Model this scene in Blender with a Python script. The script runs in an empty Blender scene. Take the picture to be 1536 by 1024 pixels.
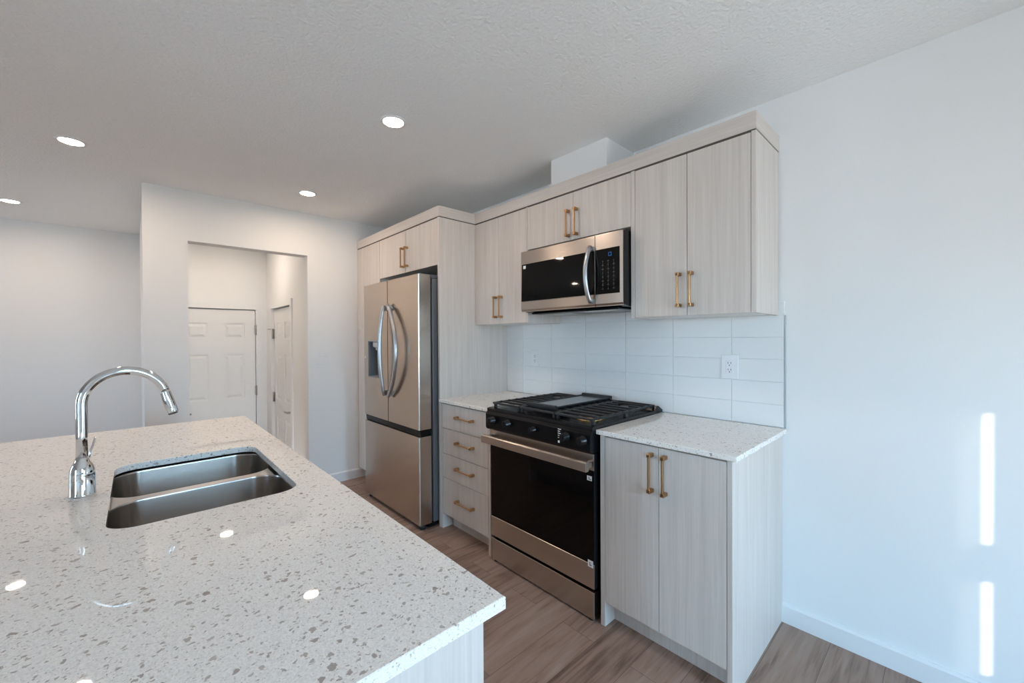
import bpy, bmesh, math, random
from mathutils import Vector, Matrix
random.seed(7)
S = bpy.context.scene
COL = S.collection

# ------------------------------------------------------------------ camera, sky, sun, exposure
CAM = (-0.17739, -2.24155, 1.34387)
YAW, PITCH, ROLL, FPX = 47.21534, -0.448, -0.30484, 609.885
cam_data = bpy.data.cameras.new('camera')
cam_data.sensor_width = 36.0
cam_data.sensor_fit = 'HORIZONTAL'
cam_data.lens = FPX / 1536 * 36.0
cam_data.clip_start = 0.01
cam = bpy.data.objects.new('camera', cam_data)
COL.objects.link(cam)
_y, _t, _r = (math.radians(a) for a in (YAW, PITCH, ROLL))
_f = Vector((-math.sin(_y) * math.cos(_t), math.cos(_y) * math.cos(_t), math.sin(_t)))
_r0 = Vector((math.cos(_y), math.sin(_y), 0))
_u0 = _r0.cross(_f)
_R = _r0 * math.cos(_r) + _u0 * math.sin(_r)
_U = -_r0 * math.sin(_r) + _u0 * math.cos(_r)
cam.matrix_world = Matrix(((_R.x, _U.x, -_f.x, CAM[0]), (_R.y, _U.y, -_f.y, CAM[1]),
                           (_R.z, _U.z, -_f.z, CAM[2]), (0, 0, 0, 1)))
S.camera = cam

SKY_STRENGTH = 18.5
SUN_STRENGTH = 9.0
LAMP_STRENGTH = 158.0
HALL_STRENGTH = 195.0

world = bpy.data.worlds.new('sky')
S.world = world
world.use_nodes = True
wn = world.node_tree
for n in list(wn.nodes):
    wn.nodes.remove(n)
w_out = wn.nodes.new('ShaderNodeOutputWorld')
w_bg = wn.nodes.new('ShaderNodeBackground')
w_tc = wn.nodes.new('ShaderNodeTexCoord')
w_sx = wn.nodes.new('ShaderNodeSeparateXYZ')
w_mr = wn.nodes.new('ShaderNodeMapRange')
w_cr = wn.nodes.new('ShaderNodeValToRGB')
w_mr.inputs['From Min'].default_value = -1
w_mr.inputs['From Max'].default_value = 1
w_cr.color_ramp.elements[0].position = 0.0
w_cr.color_ramp.elements[0].color = (0.44, 0.455, 0.46, 1)
w_cr.color_ramp.elements[1].position = 1.0
w_cr.color_ramp.elements[1].color = (0.28, 0.54, 1.0, 1)
e = w_cr.color_ramp.elements.new(0.485); e.color = (0.44, 0.455, 0.46, 1)
e = w_cr.color_ramp.elements.new(0.515); e.color = (0.46, 0.75, 1.0, 1)
wn.links.new(w_tc.outputs['Generated'], w_sx.inputs[0])
wn.links.new(w_sx.outputs['Z'], w_mr.inputs['Value'])
wn.links.new(w_mr.outputs[0], w_cr.inputs['Fac'])
wn.links.new(w_cr.outputs['Color'], w_bg.inputs['Color'])
w_bg.inputs['Strength'].default_value = SKY_STRENGTH
wn.links.new(w_bg.outputs[0], w_out.inputs[0])

sun_data = bpy.data.lights.new('sun', 'SUN')
sun_data.energy = SUN_STRENGTH
sun_data.angle = math.radians(0.35)
sun_data.color = (1.0, 0.95, 0.88)
sun = bpy.data.objects.new('sun', sun_data)
COL.objects.link(sun)
SUN_DIR = Vector((-1.0, 0.8, -0.45)).normalized()
sun.rotation_euler = SUN_DIR.to_track_quat('-Z', 'Y').to_euler()
sun.location = (8, -7, 6)


def portal(name, loc, normal, w, h):
    """marks a window opening so that the sky is sampled through it"""
    d = bpy.data.lights.new(name, 'AREA')
    d.shape = 'RECTANGLE'; d.size = w; d.size_y = h
    d.cycles.is_portal = True
    o = bpy.data.objects.new(name, d)
    COL.objects.link(o)
    o.location = loc
    o.rotation_euler = Vector(normal).to_track_quat('-Z', 'Y').to_euler()
    return o


vs = S.view_settings
S.display_settings.display_device = 'sRGB'
vs.view_transform = 'Standard'
vs.look = 'None'
vs.exposure = 0.63
vs.gamma = 1.0
vs.use_curve_mapping = False
cy = S.cycles
cy.max_bounces = 10
cy.diffuse_bounces = 6
cy.glossy_bounces = 5
cy.transmission_bounces = 6
cy.transparent_max_bounces = 8
cy.sample_clamp_indirect = 6.0
cy.caustics_reflective = False
cy.caustics_refractive = False
cy.blur_glossy = 0.1
cy.use_denoising = True

# ------------------------------------------------------------------ materials


def new_mat(name):
    m = bpy.data.materials.new(name)
    m.use_nodes = True
    nt = m.node_tree
    b = nt.nodes['Principled BSDF']
    return m, nt, b


def plain(name, col, rough=0.5, metal=0.0, spec=None, coat=0.0, bump=None):
    m, nt, b = new_mat(name)
    b.inputs['Base Color'].default_value = (*col, 1)
    b.inputs['Roughness'].default_value = rough
    b.inputs['Metallic'].default_value = metal
    if spec is not None:
        b.inputs['Specular IOR Level'].default_value = spec
    if coat:
        b.inputs['Coat Weight'].default_value = coat
        b.inputs['Coat Roughness'].default_value = 0.05
    tc = nt.nodes.new('ShaderNodeTexCoord')
    nz = nt.nodes.new('ShaderNodeTexNoise')
    nz.inputs['Scale'].default_value = 60 if bump is None else bump[0]
    nz.inputs['Detail'].default_value = 3
    nt.links.new(tc.outputs['Object'], nz.inputs['Vector'])
    bp = nt.nodes.new('ShaderNodeBump')
    bp.inputs['Strength'].default_value = 0.02 if bump is None else bump[1]
    bp.inputs['Distance'].default_value = 0.001 if bump is None else bump[2]
    nt.links.new(nz.outputs['Fac'], bp.inputs['Height'])
    nt.links.new(bp.outputs['Normal'], b.inputs['Normal'])
    return m


def wood_mat(name, light, dark, along=False):
    """pale laminate with fine vertical grain"""
    m, nt, b = new_mat(name)
    N, L = nt.nodes, nt.links
    tc = N.new('ShaderNodeTexCoord')
    oi = N.new('ShaderNodeObjectInfo')
    off = N.new('ShaderNodeVectorMath'); off.operation = 'SCALE'
    cmb = N.new('ShaderNodeCombineXYZ')
    for k in range(3):
        L.new(oi.outputs['Random'], cmb.inputs[k])
    L.new(cmb.outputs[0], off.inputs[0]); off.inputs['Scale'].default_value = 37.0
    add = N.new('ShaderNodeVectorMath'); add.operation = 'ADD'
    L.new(tc.outputs['Object'], add.inputs[0]); L.new(off.outputs[0], add.inputs[1])

    def noise(sc, detail, dist=0.0):
        mp = N.new('ShaderNodeMapping')
        mp.inputs['Scale'].default_value = sc
        L.new(add.outputs[0], mp.inputs['Vector'])
        nz = N.new('ShaderNodeTexNoise')
        nz.inputs['Scale'].default_value = 1.0
        nz.inputs['Detail'].default_value = detail
        nz.inputs['Distortion'].default_value = dist
        L.new(mp.outputs[0], nz.inputs['Vector'])
        return nz.outputs['Fac']
    a = noise((3, 3, 150) if along else (150, 150, 3.0), 4, 0.3)
    c = noise((.9, .9, 26) if along else (26, 26, 0.9), 3, 0.4)
    mx = N.new('ShaderNodeMath'); mx.operation = 'MULTIPLY_ADD'
    mx.inputs[1].default_value = 0.55
    L.new(a, mx.inputs[0])
    m2 = N.new('ShaderNodeMath'); m2.operation = 'MULTIPLY'; m2.inputs[1].default_value = 0.45
    L.new(c, m2.inputs[0]); L.new(m2.outputs[0], mx.inputs[2])
    cr = N.new('ShaderNodeValToRGB')
    cr.color_ramp.elements[0].position = 0.33; cr.color_ramp.elements[0].color = (*dark, 1)
    cr.color_ramp.elements[1].position = 0.62; cr.color_ramp.elements[1].color = (*light, 1)
    L.new(mx.outputs[0], cr.inputs['Fac'])
    L.new(cr.outputs['Color'], b.inputs['Base Color'])
    b.inputs['Roughness'].default_value = 0.45
    b.inputs['Specular IOR Level'].default_value = 0.35
    bp = N.new('ShaderNodeBump'); bp.inputs['Strength'].default_value = 0.08; bp.inputs['Distance'].default_value = 0.001
    L.new(a, bp.inputs['Height']); L.new(bp.outputs['Normal'], b.inputs['Normal'])
    return m


def quartz_mat(name):
    m, nt, b = new_mat(name)
    N, L = nt.nodes, nt.links
    geo = N.new('ShaderNodeNewGeometry')
    wob = N.new('ShaderNodeTexNoise'); wob.inputs['Scale'].default_value = 70; wob.inputs['Detail'].default_value = 4
    L.new(geo.outputs['Position'], wob.inputs['Vector'])
    sc = N.new('ShaderNodeVectorMath'); sc.operation = 'SCALE'; sc.inputs['Scale'].default_value = 0.020
    L.new(wob.outputs['Color'], sc.inputs[0])
    ad = N.new('ShaderNodeVectorMath'); ad.operation = 'ADD'
    L.new(geo.outputs['Position'], ad.inputs[0]); L.new(sc.outputs[0], ad.inputs[1])
    base = (0.93, 0.88, 0.825)

    def speck(scale, keep, size, soft):
        """chips: distance to cell centre below a random per-cell radius, only in some cells"""
        v = N.new('ShaderNodeTexVoronoi'); v.inputs['Scale'].default_value = scale
        v.inputs['Randomness'].default_value = 1.0
        L.new(ad.outputs[0], v.inputs['Vector'])
        sx = N.new('ShaderNodeSeparateColor'); L.new(v.outputs['Color'], sx.inputs[0])
        thr = N.new('ShaderNodeMapRange')
        thr.inputs['From Min'].default_value = keep; thr.inputs['From Max'].default_value = 1.0
        thr.inputs['To Min'].default_value = 0.0; thr.inputs['To Max'].default_value = size
        L.new(sx.outputs[0], thr.inputs['Value'])
        sub = N.new('ShaderNodeMath'); sub.operation = 'SUBTRACT'
        L.new(thr.outputs[0], sub.inputs[0]); L.new(v.outputs['Distance'], sub.inputs[1])
        mr = N.new('ShaderNodeMapRange')
        mr.inputs['From Min'].default_value = 0.0; mr.inputs['From Max'].default_value = soft
        L.new(sub.outputs[0], mr.inputs['Value'])
        tone = N.new('ShaderNodeValToRGB')
        tone.color_ramp.elements[0].color = (0.34, 0.275, 0.23, 1)
        tone.color_ramp.elements[1].color = (0.50, 0.42, 0.36, 1)
        L.new(sx.outputs[1], tone.inputs['Fac'])
        return mr.outputs[0], tone.outputs['Color']
    prev = None
    rgb = N.new('ShaderNodeRGB'); rgb.outputs[0].default_value = (*base, 1)
    prev = rgb.outputs[0]
    # fine mottling
    fine = N.new('ShaderNodeTexNoise'); fine.inputs['Scale'].default_value = 330; fine.inputs['Detail'].default_value = 2
    L.new(geo.outputs['Position'], fine.inputs['Vector'])
    fr = N.new('ShaderNodeMapRange'); fr.inputs['From Min'].default_value = 0.35; fr.inputs['From Max'].default_value = 0.65
    fr.inputs['To Min'].default_value = 0.90; fr.inputs['To Max'].default_value = 1.06
    L.new(fine.outputs['Fac'], fr.inputs['Value'])
    mul = N.new('ShaderNodeVectorMath'); mul.operation = 'SCALE'
    L.new(prev, mul.inputs[0]); L.new(fr.outputs[0], mul.inputs['Scale'])
    prev = mul.outputs[0]
    for scale, keep, size, soft, fac in ((280, 0.45, 0.55, 0.12, 0.45), (135, 0.56, 0.52, 0.08, 0.75), (78, 0.74, 0.46, 0.06, 0.85), (40, 0.93, 0.34, 0.05, 0.85)):
        f, c = speck(scale, keep, size, soft)
        k = N.new('ShaderNodeMath'); k.operation = 'MULTIPLY'; k.inputs[1].default_value = fac
        L.new(f, k.inputs[0])
        mix = N.new('ShaderNodeMix'); mix.data_type = 'RGBA'
        L.new(k.outputs[0], mix.inputs['Factor']); L.new(prev, mix.inputs['A']); L.new(c, mix.inputs['B'])
        prev = mix.outputs['Result']
    L.new(prev, b.inputs['Base Color'])
    b.inputs['Roughness'].default_value = 0.02
    b.inputs['Specular IOR Level'].default_value = 0.5
    return m


def floor_mat(name):
    """vinyl planks running towards the cabinet wall"""
    m, nt, b = new_mat(name)
    N, L = nt.nodes, nt.links
    geo = N.new('ShaderNodeNewGeometry')
    mp = N.new('ShaderNodeMapping'); mp.inputs['Rotation'].default_value = (0, 0, math.pi / 2)
    L.new(geo.outputs['Position'], mp.inputs['Vector'])
    br = N.new('ShaderNodeTexBrick')
    br.offset = 0.37
    br.inputs['Scale'].default_value = 1.0
    br.inputs['Brick Width'].default_value = 1.22
    br.inputs['Row Height'].default_value = 0.178
    br.inputs['Mortar Size'].default_value = 0.0011
    br.inputs['Mortar Smooth'].default_value = 0.0
    br.inputs['Color1'].default_value = (0, 0, 0, 1)
    br.inputs['Color2'].default_value = (1, 1, 1, 1)
    br.inputs['Mortar'].default_value = (0.5, 0.5, 0.5, 1)
    L.new(mp.outputs[0], br.inputs['Vector'])
    # grain, offset per plank
    sep = N.new('ShaderNodeSeparateColor'); L.new(br.outputs['Color'], sep.inputs[0])
    cmb = N.new('ShaderNodeCombineXYZ')
    mk = N.new('ShaderNodeMath'); mk.operation = 'MULTIPLY'; mk.inputs[1].default_value = 13.0
    L.new(sep.outputs[0], mk.inputs[0]); L.new(mk.outputs[0], cmb.inputs[2]); L.new(mk.outputs[0], cmb.inputs[1])
    ad = N.new('ShaderNodeVectorMath'); ad.operation = 'ADD'
    L.new(geo.outputs['Position'], ad.inputs[0]); L.new(cmb.outputs[0], ad.inputs[1])

    def noise(s, det, dist):
        q = N.new('ShaderNodeMapping'); q.inputs['Scale'].default_value = s
        L.new(ad.outputs[0], q.inputs['Vector'])
        z = N.new('ShaderNodeTexNoise'); z.inputs['Scale'].default_value = 1; z.inputs['Detail'].default_value = det
        z.inputs['Distortion'].default_value = dist
        L.new(q.outputs[0], z.inputs['Vector'])
        return z.outputs['Fac']
    g1 = noise((60, 3.2, 1), 5, 0.8)
    g2 = noise((11, 1.6, 1), 4, 1.4)
    s1 = N.new('ShaderNodeMath'); s1.operation = 'MULTIPLY'; s1.inputs[1].default_value = 0.4
    L.new(g1, s1.inputs[0])
    s2 = N.new('ShaderNodeMath'); s2.operation = 'MULTIPLY_ADD'; s2.inputs[1].default_value = 0.6
    L.new(g2, s2.inputs[0]); L.new(s1.outputs[0], s2.inputs[2])
    s3 = N.new('ShaderNodeMath'); s3.operation = 'MULTIPLY_ADD'; s3.inputs[1].default_value = 0.06
    L.new(sep.outputs[0], s3.inputs[0]); L.new(s2.outputs[0], s3.inputs[2])
    cr = N.new('ShaderNodeValToRGB')
    E_ = cr.color_ramp.elements
    E_[0].position = 0.36; E_[0].color = (0.135, 0.080, 0.058, 1)
    E_[1].position = 0.74; E_[1].color = (0.40, 0.29, 0.235, 1)
    e2 = E_.new(0.53); e2.color = (0.315, 0.208, 0.158, 1)
    L.new(s3.outputs[0], cr.inputs['Fac'])
    mix = N.new('ShaderNodeMix'); mix.data_type = 'RGBA'
    L.new(br.outputs['Fac'], mix.inputs['Factor']); L.new(cr.outputs['Color'], mix.inputs['A'])
    mix.inputs['B'].default_value = (0.15, 0.10, 0.078, 1)
    L.new(mix.outputs['Result'], b.inputs['Base Color'])
    b.inputs['Roughness'].default_value = 0.42
    b.inputs['Specular IOR Level'].default_value = 0.4
    bp = N.new('ShaderNodeBump'); bp.inputs['Strength'].default_value = 0.12; bp.inputs['Distance'].default_value = 0.001
    L.new(g1, bp.inputs['Height']); L.new(bp.outputs['Normal'], b.inputs['Normal'])
    return m


def steel_mat(name, col, rough, scale, aniso=0.0):
    m, nt, b = new_mat(name)
    N, L = nt.nodes, nt.links
    tc = N.new('ShaderNodeTexCoord')
    mp = N.new('ShaderNodeMapping'); mp.inputs['Scale'].default_value = scale
    L.new(tc.outputs['Object'], mp.inputs['Vector'])
    nz = N.new('ShaderNodeTexNoise'); nz.inputs['Scale'].default_value = 1; nz.inputs['Detail'].default_value = 3
    L.new(mp.outputs[0], nz.inputs['Vector'])
    mr = N.new('ShaderNodeMapRange')
    mr.inputs['To Min'].default_value = rough - 0.005; mr.inputs['To Max'].default_value = rough + 0.005
    L.new(nz.outputs['Fac'], mr.inputs['Value']); L.new(mr.outputs[0], b.inputs['Roughness'])
    b.inputs['Base Color'].default_value = (*col, 1)
    b.inputs['Metallic'].default_value = 1.0
    if aniso:
        g = N.new('ShaderNodeNewGeometry')
        cx_ = N.new('ShaderNodeVectorMath'); cx_.operation = 'CROSS_PRODUCT'
        L.new(g.outputs['Normal'], cx_.inputs[0]); cx_.inputs[1].default_value = (0.0001, 0.0002, 1)
        L.new(cx_.outputs[0], b.inputs['Tangent'])
        b.inputs['Anisotropic'].default_value = aniso
        b.inputs['Anisotropic Rotation'].default_value = 0.25
    return m


def emit_mat(name, col, strength):
    m, nt, b = new_mat(name)
    nt.nodes.remove(b)
    em = nt.nodes.new('ShaderNodeEmission')
    em.inputs['Color'].default_value = (*col, 1); em.inputs['Strength'].default_value = strength
    nt.links.new(em.outputs[0], nt.nodes['Material Output'].inputs['Surface'])
    return m


def pane_mat(name):
    m, nt, b = new_mat(name)
    nt.nodes.remove(b)
    tr = nt.nodes.new('ShaderNodeBsdfTransparent'); tr.inputs[0].default_value = (0.95, 0.97, 0.97, 1)
    gl = nt.nodes.new('ShaderNodeBsdfGlossy'); gl.inputs['Roughness'].default_value = 0.02
    fr = nt.nodes.new('ShaderNodeFresnel'); fr.inputs['IOR'].default_value = 1.45
    mx = nt.nodes.new('ShaderNodeMixShader')
    nt.links.new(fr.outputs[0], mx.inputs[0]); nt.links.new(tr.outputs[0], mx.inputs[1]); nt.links.new(gl.outputs[0], mx.inputs[2])
    nt.links.new(mx.outputs[0], nt.nodes['Material Output'].inputs['Surface'])
    return m


def sheer_mat(name, through):
    m, nt, b = new_mat(name)
    nt.nodes.remove(b)
    tr = nt.nodes.new('ShaderNodeBsdfTransparent')
    df = nt.nodes.new('ShaderNodeBsdfTranslucent'); df.inputs[0].default_value = (0.85, 0.85, 0.85, 1)
    mx = nt.nodes.new('ShaderNodeMixShader'); mx.inputs[0].default_value = 1 - through
    nt.links.new(tr.outputs[0], mx.inputs[1]); nt.links.new(df.outputs[0], mx.inputs[2])
    nt.links.new(mx.outputs[0], nt.nodes['Material Output'].inputs['Surface'])
    return m


M = {}
M['wall'] = plain('white_wall_paint', (0.84, 0.84, 0.835), 0.75, spec=0.25, bump=(180, 0.10, 0.001))
M['ceiling'] = plain('textured_ceiling_paint', (0.93, 0.925, 0.92), 0.9, spec=0.1, bump=(70, 0.8, 0.006))
M['trim'] = plain('white_trim_paint', (0.82, 0.82, 0.82), 0.4)
M['door'] = plain('white_door_paint', (0.80, 0.79, 0.775), 0.45)
M['wood'] = wood_mat('pale_grained_laminate', (0.69, 0.625, 0.572), (0.585, 0.52, 0.472))
M['wood_h'] = wood_mat('pale_laminate_along', (0.69, 0.625, 0.572), (0.585, 0.52, 0.472), True)
M['carcass'] = plain('white_melamine', (0.78, 0.77, 0.75), 0.4)
M['reveal'] = plain('dark_shadow_strip', (0.10, 0.085, 0.075), 0.7)
M['quartz'] = quartz_mat('speckled_quartz')
M['floor'] = floor_mat('brown_vinyl_plank')
M['tile'] = plain('glossy_white_tile', (0.80, 0.81, 0.81), 0.36, spec=0.3, bump=(9, 0.06, 0.004))
M['edge'] = plain('grey_edge_strip', (0.45, 0.49, 0.48), 0.4)
M['grout'] = plain('white_grout', (0.84, 0.84, 0.83), 0.8)
M['steel'] = steel_mat('brushed_stainless', (0.56, 0.475, 0.405), 0.26, (3, 3, 320), 0.5)
M['steel_h'] = steel_mat('horizontally_brushed_stainless', (0.55, 0.49, 0.44), 0.26, (3, 3, 420), 0.75)
M['sinksteel'] = steel_mat('satin_sink_steel', (0.50, 0.465, 0.435), 0.22, (5, 5, 260), 0.7)
M['handle_steel'] = steel_mat('polished_handle_steel', (0.50, 0.52, 0.55), 0.30, (200, 200, 3))
M['fridge_side'] = plain('dark_grey_cabinet_paint', (0.10, 0.105, 0.11), 0.35)
M['chrome'] = plain('chrome', (0.80, 0.81, 0.82), 0.05, 1.0)
M['nickel'] = plain('satin_nickel', (0.42, 0.40, 0.37), 0.3, 1.0)
M['brass'] = plain('brushed_brass', (0.50, 0.285, 0.135), 0.38, 1.0)
M['burner_brass'] = plain('burner_brass', (0.85, 0.55, 0.22), 0.25, 1.0)
M['black_glass'] = plain('black_glass', (0.004, 0.004, 0.004), 0.03, spec=0.25)
M['oven_glass'] = plain('black_oven_glass', (0.004, 0.003, 0.003), 0.05, spec=0.18)
M['black'] = plain('black_enamel', (0.009, 0.009, 0.010), 0.25, spec=0.35)
M['black_panel'] = plain('black_satin_panel', (0.006, 0.006, 0.007), 0.2, spec=0.2)
M['iron'] = plain('cast_iron', (0.018, 0.018, 0.020), 0.45, bump=(300, 0.2, 0.001))
M['griddle'] = plain('grey_nonstick_plate', (0.10, 0.11, 0.125), 0.2)
M['rubber'] = plain('black_rubber', (0.012, 0.012, 0.012), 0.6)
M['grey_plastic'] = plain('grey_plastic', (0.20, 0.23, 0.26), 0.35)
M['light_grey'] = plain('light_grey_plastic', (0.55, 0.53, 0.50), 0.4)
M['white_plastic'] = plain('white_plastic', (0.82, 0.82, 0.83), 0.3)
M['slot'] = plain('dark_slot', (0.05, 0.05, 0.055), 0.6)
M['print_white'] = plain('white_print', (0.75, 0.75, 0.75), 0.5)
M['print_grey'] = plain('grey_print', (0.05, 0.05, 0.053), 0.5)
M['display_blue'] = emit_mat('blue_display', (0.05, 0.28, 0.75), 0.32)
M['lamp'] = emit_mat('warm_lamp_lens', (1.0, 0.79, 0.62), LAMP_STRENGTH)
M['hall_lamp'] = emit_mat('hall_lamp_lens', (1.0, 0.84, 0.70), HALL_STRENGTH)
M['pane'] = pane_mat('window_glass')
M['sheer'] = sheer_mat('sun_filter_fabric', 0.24)
M['siding'] = plain('sunblock_siding', (0.6, 0.62, 0.63), 0.8)  # coat of the sun-blocking walls added outside

# ------------------------------------------------------------------ mesh helpers


class MB:
    def __init__(self):
        self.bm = bmesh.new()

    def box(self, x0, x1, y0, y1, z0, z1, bevel=0.0, seg=2, edges=None):
        t = bmesh.new()
        bmesh.ops.create_cube(t, size=1.0)
        for v in t.verts:
            v.co = Vector(((x0 + x1) / 2 + v.co.x * abs(x1 - x0), (y0 + y1) / 2 + v.co.y * abs(y1 - y0), (z0 + z1) / 2 + v.co.z * abs(z1 - z0)))
        if bevel:
            es = list(t.edges)
            if edges == 'z':
                es = [e for e in es if abs((e.verts[0].co - e.verts[1].co).normalized().z) > .9]
            elif edges == 'x':
                es = [e for e in es if abs((e.verts[0].co - e.verts[1].co).normalized().x) > .9]
            bmesh.ops.bevel(t, geom=es, offset=bevel, segments=seg, affect='EDGES', profile=0.5, clamp_overlap=True)
        self._merge(t)
        return self

    def _merge(self, t):
        me = bpy.data.meshes.new('tmp')
        t.to_mesh(me); t.free()
        self.bm.from_mesh(me)
        bpy.data.meshes.remove(me)

    def prism(self, poly, axis, a, b, bevel=0.0):
        """poly: 2-D outline in the two other axes (in xyz order); extruded along axis from a to b"""
        t = bmesh.new()
        def P(q, w):
            q = list(q)
            return {'x': (w, q[0], q[1]), 'y': (q[0], w, q[1]), 'z': (q[0], q[1], w)}[axis]
        va = [t.verts.new(P(q, a)) for q in poly]
        vb = [t.verts.new(P(q, b)) for q in poly]
        t.faces.new(va); t.faces.new(vb[::-1])
        n = len(poly)
        for i in range(n):
            t.faces.new((va[i], vb[i], vb[(i + 1) % n], va[(i + 1) % n]))
        bmesh.ops.recalc_face_normals(t, faces=t.faces)
        if bevel:
            bmesh.ops.bevel(t, geom=list(t.edges), offset=bevel, segments=2, affect='EDGES', profile=0.5, clamp_overlap=True)
        self._merge(t)
        return self

    def tube(self, pts, rad, n=16, caps=True, flat=None):
        """round tube through pts; rad number or list; flat=(a,b,up) gives an oval section"""
        pts = [Vector(p) for p in pts]
        if not hasattr(rad, '__len__'):
            rad = [rad] * len(pts)
        rings = []
        ref = None
        for i, p in enumerate(pts):
            d = (pts[min(i + 1, len(pts) - 1)] - pts[max(i - 1, 0)]).normalized()
            if ref is None:
                ref = Vector((0, 0, 1)) if abs(d.z) < .9 else Vector((1, 0, 0))
            u = (ref - d * ref.dot(d)).normalized()
            ref = u
            w = d.cross(u)
            fa, fb = flat if flat else (1, 1)
            rings.append([self.bm.verts.new(p + (u * math.cos(t) * fa + w * math.sin(t) * fb) * rad[i])
                          for t in (2 * math.pi * k / n for k in range(n))])
        fs = []
        for A, B in zip(rings, rings[1:]):
            for k in range(n):
                fs.append(self.bm.faces.new((A[k], A[(k + 1) % n], B[(k + 1) % n], B[k])))
        if caps:
            self.bm.faces.new(rings[0][::-1]); self.bm.faces.new(rings[-1])
        for f in fs:
            f.smooth = True
        return self

    def lathe(self, c, prof, n=32, axis='z', caps=True):
        """prof: list of (radius, height) along axis from c"""
        c = Vector(c)
        rings = []
        for r, h in prof:
            ring = []
            for k in range(n):
                t = 2 * math.pi * k / n
                a, b2 = r * math.cos(t), r * math.sin(t)
                ring.append(self.bm.verts.new(c + Vector({'z': (a, b2, h), 'y': (a, h, b2), 'x': (h, a, b2)}[axis])))
            rings.append(ring)
        for A, B in zip(rings, rings[1:]):
            for k in range(n):
                f = self.bm.faces.new((A[k], A[(k + 1) % n], B[(k + 1) % n], B[k])); f.smooth = True
        if caps:
            self.bm.faces.new(rings[0][::-1]); self.bm.faces.new(rings[-1])
        return self

    def loops(self, loops, smooth=True, cap_last=True, cap_first=False):
        rs = [[self.bm.verts.new(p) for p in lp] for lp in loops]
        for A, B in zip(rs, rs[1:]):
            n = len(A)
            for k in range(n):
                f = self.bm.faces.new((A[k], A[(k + 1) % n], B[(k + 1) % n], B[k])); f.smooth = smooth
        if cap_last:
            f = self.bm.faces.new(rs[-1]); f.smooth = smooth
        if cap_first:
            self.bm.faces.new(rs[0][::-1])
        return self

    def plate(self, outer, holes, z0, z1):
        """flat plate with holes: outlines are lists of (x, y)"""
        t = bmesh.new()
        alle, rims = [], []
        for lp in [outer] + list(holes):
            vs_ = [t.verts.new((x, y, z1)) for x, y in lp]
            rims.append(vs_)
            alle += [t.edges.new((vs_[i], vs_[(i + 1) % len(vs_)])) for i in range(len(vs_))]
        bmesh.ops.triangle_fill(t, use_beauty=True, use_dissolve=False, edges=alle)
        top = list(t.faces)
        ex = bmesh.ops.extrude_face_region(t, geom=top, use_keep_orig=True)
        for v in [g for g in ex['geom'] if isinstance(g, bmesh.types.BMVert)]:
            v.co.z = z0
        bmesh.ops.recalc_face_normals(t, faces=t.faces)
        self._merge(t)
        return self


def rrect(x0, x1, y0, y1, r, n=8):
    out = []
    for cx_, cy_, a0 in ((x1 - r, y1 - r, 0), (x0 + r, y1 - r, 90), (x0 + r, y0 + r, 180), (x1 - r, y0 + r, 270)):
        for k in range(n + 1):
            a = math.radians(a0 + 90 * k / n)
            out.append((cx_ + r * math.cos(a), cy_ + r * math.sin(a)))
    return out


def finish(name, mb, mat, smooth_angle=None):
    bm = mb.bm
    bmesh.ops.recalc_face_normals(bm, faces=bm.faces)
    co = [v.co for v in bm.verts]
    lo = Vector((min(c.x for c in co), min(c.y for c in co), min(c.z for c in co)))
    hi = Vector((max(c.x for c in co), max(c.y for c in co), max(c.z for c in co)))
    base = Vector(((lo.x + hi.x) / 2, (lo.y + hi.y) / 2, lo.z))
    for v in bm.verts:
        v.co -= base
    me = bpy.data.meshes.new(name)
    bm.to_mesh(me); bm.free()
    o = bpy.data.objects.new(name, me)
    COL.objects.link(o)
    me.materials.append(M[mat])
    o.location = base
    o['_b'] = 0
    del o['_b']
    return o


WORLD_LOC = {}


def part(name, mb, mat, parent=None, label=None):
    o = finish(name, mb, mat)
    WORLD_LOC[o.name] = o.location.copy()
    if parent is not None:
        o.parent = parent
        o.location = o.location - WORLD_LOC[parent.name]
    if label:
        o['label'] = label
    return o


def thing(name, label, cat, loc, group=None):
    o = bpy.data.objects.new(name, None)
    COL.objects.link(o)
    o.location = loc
    o.empty_display_size = 0.05
    WORLD_LOC[o.name] = Vector(loc)
    o['label'] = label; o['category'] = cat
    if group:
        o['group'] = group
    return o


def tag(o, label, cat, group=None):
    o['label'] = label; o['category'] = cat
    if group:
        o['group'] = group
    return o


def struct(name, mb, mat, label=None, cat=None):
    o = part(name, mb, mat)
    o['kind'] = 'structure'
    if label:
        o['label'] = label
    if cat:
        o['category'] = cat
    return o


# ------------------------------------------------------------------ the room
ZC = 2.4734
XL, XLB = -4.104, -4.219            # kitchen face and hall face of the doorway wall
XR = 1.8
YR = -6.2
XF = -6.09
HALL_Z = -0.341

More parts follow.
